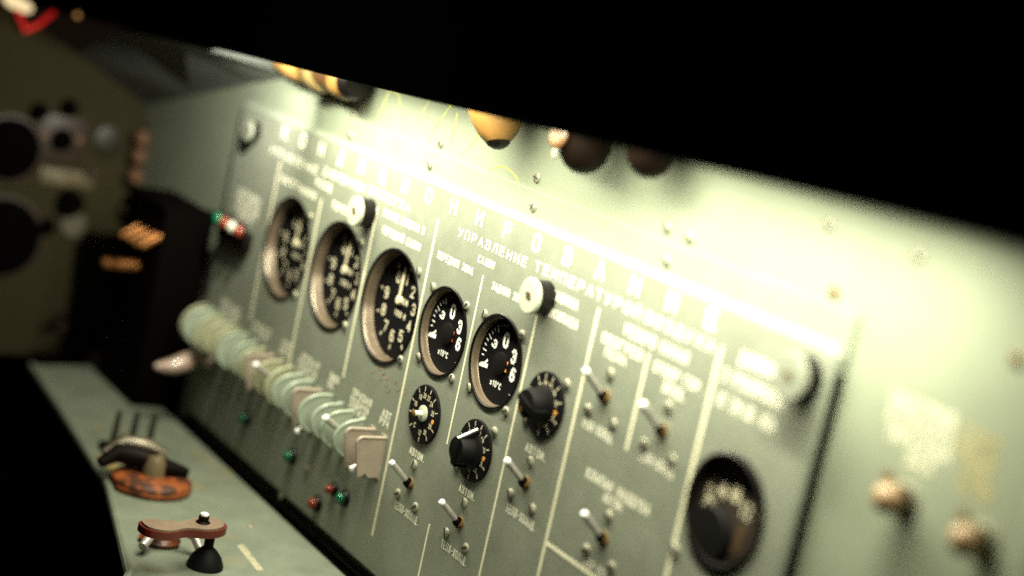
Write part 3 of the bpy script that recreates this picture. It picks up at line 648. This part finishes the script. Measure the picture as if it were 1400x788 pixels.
# hinge knuckles down the corner of the wall
t = thing("corner_hinge", "brownish hinge with knuckles in the dark corner beside the side wall", "hinge", (-792, 2, -60))
for i, dz in enumerate((26, 8, -12, -44, -72)):
    MB().lathe([(5, -7), (6.5, -5), (6.5, 5), (5, 7)], (0, 0, dz), (0, 0, 1), n=18).build("knuckle", mat("brown_knuckle", (.15, .075, .038), .45) if "brown_knuckle" not in bpy.data.materials else bpy.data.materials["brown_knuckle"], t)
MB().box((0, 3, -22), (10, 2, 120)).build("leaf", SIDEBR, t)

# pale lever with three lobes
t = thing("lobed_lever", "pale pink lever with three rounded lobes, left of the switch guards", "lever", (-538, 0, -180))
b = MB(); b.tube([(0, 0, 0), (2, -8, -2), (4, -20, -7), (5, -32, -11), (5, -42, -12), (5, -48, -12)], [5, 6.5, 8.5, 7, 4.5, 2], 16); b.build("arm", LEVERM, t)
for i, (p, r) in enumerate((((2, -8, 9), 5.2), ((10, -10, 2), 5.4), ((13, -2, -3), 6))):
    b = MB(); b.lathe([(r * math.sin(a), -r * math.cos(a)) for a in [PI * k / 10 for k in range(11)]], p, (.3, -1, .5), n=20); b.build("lobe", LEVERM, t)

# ------------------------------------------------------------------ things on the side wall
def sdisc(name, y, z, r, m, label, cat, h=6, rim=None):
    t = thing(name, label, cat, (-815, y, z))
    MB().lathe([(r, 0), (r, h * .7), (r * .85, h), (.1, h)], ax=(1, 0, 0), n=32).build("face", m, t)
    if rim: MB().lathe([(r * 1.12, 0), (r * 1.12, h * .5), (r * 1.0, h * .6)], ax=(1, 0, 0), n=32).build("rim", rim, t)
    return t
sdisc("side_gauge", -118, -66, 30, DKGREY, "upper of two large black dials cut by the left picture edge", "gauge", 5, SIDEBR)
sdisc("side_gauge", -112, -152, 38, DKGREY, "lower, bigger of the two black dials at the left picture edge", "gauge", 5, SIDEBR)
sdisc("rotary_dial", -96, -26, 8, DKGREY, "small black knob on the side wall, left of the upper pair", "dial", 12)
sdisc("rotary_dial", -68, -18, 8, DKGREY, "small black knob on the side wall, right of the upper pair", "dial", 12)
t = thing("socket_plate", "brown square plate with a black socket and two pale screws on the side wall", "socket", (-815, -70, -50))
MB().bbox((1, 0, 0), (3, 46, 46), 1).build("plate", SIDEBR, t)
MB().lathe([(11, 0), (11, 6), (9, 7), (8, 4)], ax=(1, 0, 0), n=28).build("socket", DKGREY, t)
for y in (-16, 17): MB().lathe([(3.4, 0), (3.4, 3), (2, 4)], (0, y, 2), (1, 0, 0), n=16).build("screw", mat("pinkish_screw", (.22, .12, .08), .4) if "pinkish_screw" not in bpy.data.materials else bpy.data.materials["pinkish_screw"], t)
sdisc("round_cover", -24, -45, 16, mat("olive_cover_paint", (.022, .020, .010), .5), "dull olive round cover near the right edge of the side wall", "cover", 5)
sdisc("small_stud", -36, -79, 6, SIDEBR, "small brown stud below the round cover on the side wall", "stud", 8)
t = thing("label_plate", "pale worn label plate above the middle black knob on the side wall", "label", (-815, -58, -87))
MB().bbox((1, 0, 0), (2, 52, 15), .5).build("plate", mat("worn_tan_label", (.16, .13, .07), .5, var=.5, vscale=60), t)
sdisc("rotary_dial", -52, -110, 13, DKGREY, "larger black knob below the pale label plate on the side wall", "dial", 14)
sdisc("rotary_dial", -70, -136, 8, DKGREY, "small black knob low on the side wall beside the pale button", "dial", 10)
sdisc("pale_button", -44, -132, 13, mat("pale_button_paint", (.11, .10, .065), .5), "pale round button at the lower middle of the side wall", "button", 5)
sdisc("wall_bolt", -40, -231, 9, SIDEBR, "single brown bolt head near the bottom of the side wall", "bolt", 8)
# top left red lamp
t = thing("red_lamp", "glowing cream lamp hung in a bright red loop, upper left corner", "lamp", (-800, -125, 62))
MB().lathe([(2, -16), (5, -12), (6.5, -2), (5, 8), (2.5, 12)], (-2, -8, 9), (0, 1, -.25), n=20).build("glass", GLOW, t)
MB().tube([(0, -14, 10), (0, -4, -6), (0, 0, -14), (0, 12, -6), (0, 24, 8)], 2.2, 10).build("loop", REDW, t)
t = sdisc("amber_dot", -79, 71, 2.2, mat("amber_dot", (.9, .5, .15), .3, emit=(1, .5, .15), estr=.5), "tiny amber light in the black area near the upper left corner", "light", 3); t.location.x = -.80

# ------------------------------------------------------------------ latches on the shelf
def wing_latch(x, y, label, s, rotz, mtop, base):
    t = thing("wing_latch", label, "latch", (x, y, -245), "wing latches on the shelf", (0, 0, rotz))
    MB().lathe([(12.5, 0), (12.5, 2), (10, 8), (6.5, 12), (4.2, 14)], ax=(0, 0, 1), n=30).build("base", RUBBER, t)
    MB().lathe([(3.4, 12), (3.4, 24)], ax=(0, 0, 1), n=16).build("stem", DKBRN, t)
    # bow-tie wing in plan: (along, across)
    pl = []
    N = 40
    for i in range(N):
        a = 2 * PI * i / N; c_, s_ = math.cos(a), math.sin(a)
        L_ = 31; pl.append((L_ * c_ * (1 - .05 * abs(s_)), (14 - 7.5 * math.exp(-(c_ * L_ / 12) ** 2)) * (s_ / (abs(s_) ** .45 + 1e-6) if abs(s_) > 1e-6 else 0)))
    w = MB(); w.prism([(p + 4, q) for p, q in pl], lambda a, b, d: (b, a - 26, d + 0.0018 * (a - 4) ** 2), 24.5, 29.5); w.build("wing", RIM, t, sharp=60)
    w = MB(); w.prism([((p * .93) + 4, q * .9) for p, q in pl], lambda a, b, d: (b, a - 26, d + 0.0018 * (a - 4) ** 2), 29.4, 31.0); w.build("wing_top", mtop, t, sharp=60)
    h = MB(); h.lathe([(5.0, 30), (5.0, 32), (3.6, 33.2), (3.6, 36), (2.4, 37.6)], (-1, -7, 0), (0, 0, 1), n=22); h.build("screw", DKBRN, t)
    h = MB(); h.lathe([(3.0, 36), (2.8, 38.2), (1.2, 39)], (-1, -7, 0), (0, 0, 1), n=18); h.build("screw_tip", WTIP, t)
    return t
w1 = wing_latch(-225, -111, "near wing latch with pinkish top, dark red rim and bright screw tip on the shelf", 1, .1, WING, None)
r_ = MB(); r_.tube([(-24, -36, 6), (-34, -24, 12), (-34, -8, 15), (-24, 2, 12), (-14, 4, 4)], 3.2, 12); r_.build("spring_loop", STEEL, w1)
t = thing("orange_seal", "small orange seal lying under the near wing latch", "seal", (-268, -128, -245))
MB().lathe([(13, 0), (14.5, 3), (12, 6), (6, 6.4)], ax=(0, 0, 1), n=28).build("ring", ORANGE, t)
t = thing("orange_ring_latch", "far latch with dark curved wings over an orange rubber ring on the shelf", "latch", (-378, -96, -245))
MB().lathe([(28, 0), (31, 3), (30, 8), (24, 11), (10, 11)], ax=(0, 0, 1), n=40).build("rubber_ring", ORANGE, t)
MB().tube([(-8, -40, 16), (-12, -26, 23), (-6, -8, 21), (0, 8, 17), (4, 26, 14)], [4, 7.5, 8.5, 7, 4], 14).build("wing", DKBRN, t)
MB().tube([(-20, -34, 20), (-24, -18, 28), (-20, 0, 26), (-14, 14, 22)], [3, 6, 7, 4], 12).build("upper_wing", mat("dull_olive_metal", (.10, .085, .06), .35, metal=.5), t)
MB().lathe([(9, 8), (9, 20), (6, 26)], ax=(0, 0, 1), n=22).build("hub", mat("tan_hub", (.12, .09, .05), .35), t)
t = thing("pronged_catch", "dark catch with three upright prongs beyond the orange ring on the shelf", "catch", (-464, -82, -245))
MB().bbox((6, -4, 3), (26, 44, 6), 1.5).build("foot", DKBRN, t)
for dy in (-17, -2, 13): MB().lathe([(3.0, 4), (2.6, 24), (2.0, 33)], (0, dy, 0), (0, .05, 1), n=14).build("prong", mat("dark_prong", (.05, .04, .03), .3, metal=.4) if "dark_prong" not in bpy.data.materials else bpy.data.materials["dark_prong"], t)
t = thing("yellow_tag", "small yellowish smear of a tag left of the pronged catch", "tag", (-430, -112, -245))
MB().bbox((0, 0, .8), (34, 11, 1.4), .4).build("plate", mat("dull_yellow_tag", (.30, .23, .09), .6), t)
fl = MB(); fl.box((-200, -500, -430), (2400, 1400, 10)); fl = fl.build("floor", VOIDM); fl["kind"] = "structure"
# dark tray in front of the shelf
t = thing("black_tray", "black tray with a thin pale rounded rim in the lower left corner", "tray", (-400, -290, -290))
MB().bbox((0, 0, -20), (190, 130, 40), 10, seg=4).build("body", VOIDM, t)
pts = [(x, y, 1) for x, y in rrect(-80, 80, -56, 58, 14)]; MB().tube(pts + [pts[0], pts[1]], 1.1, 8).build("rim", mat("pale_rim_brown", (.30, .24, .18), .35), t)
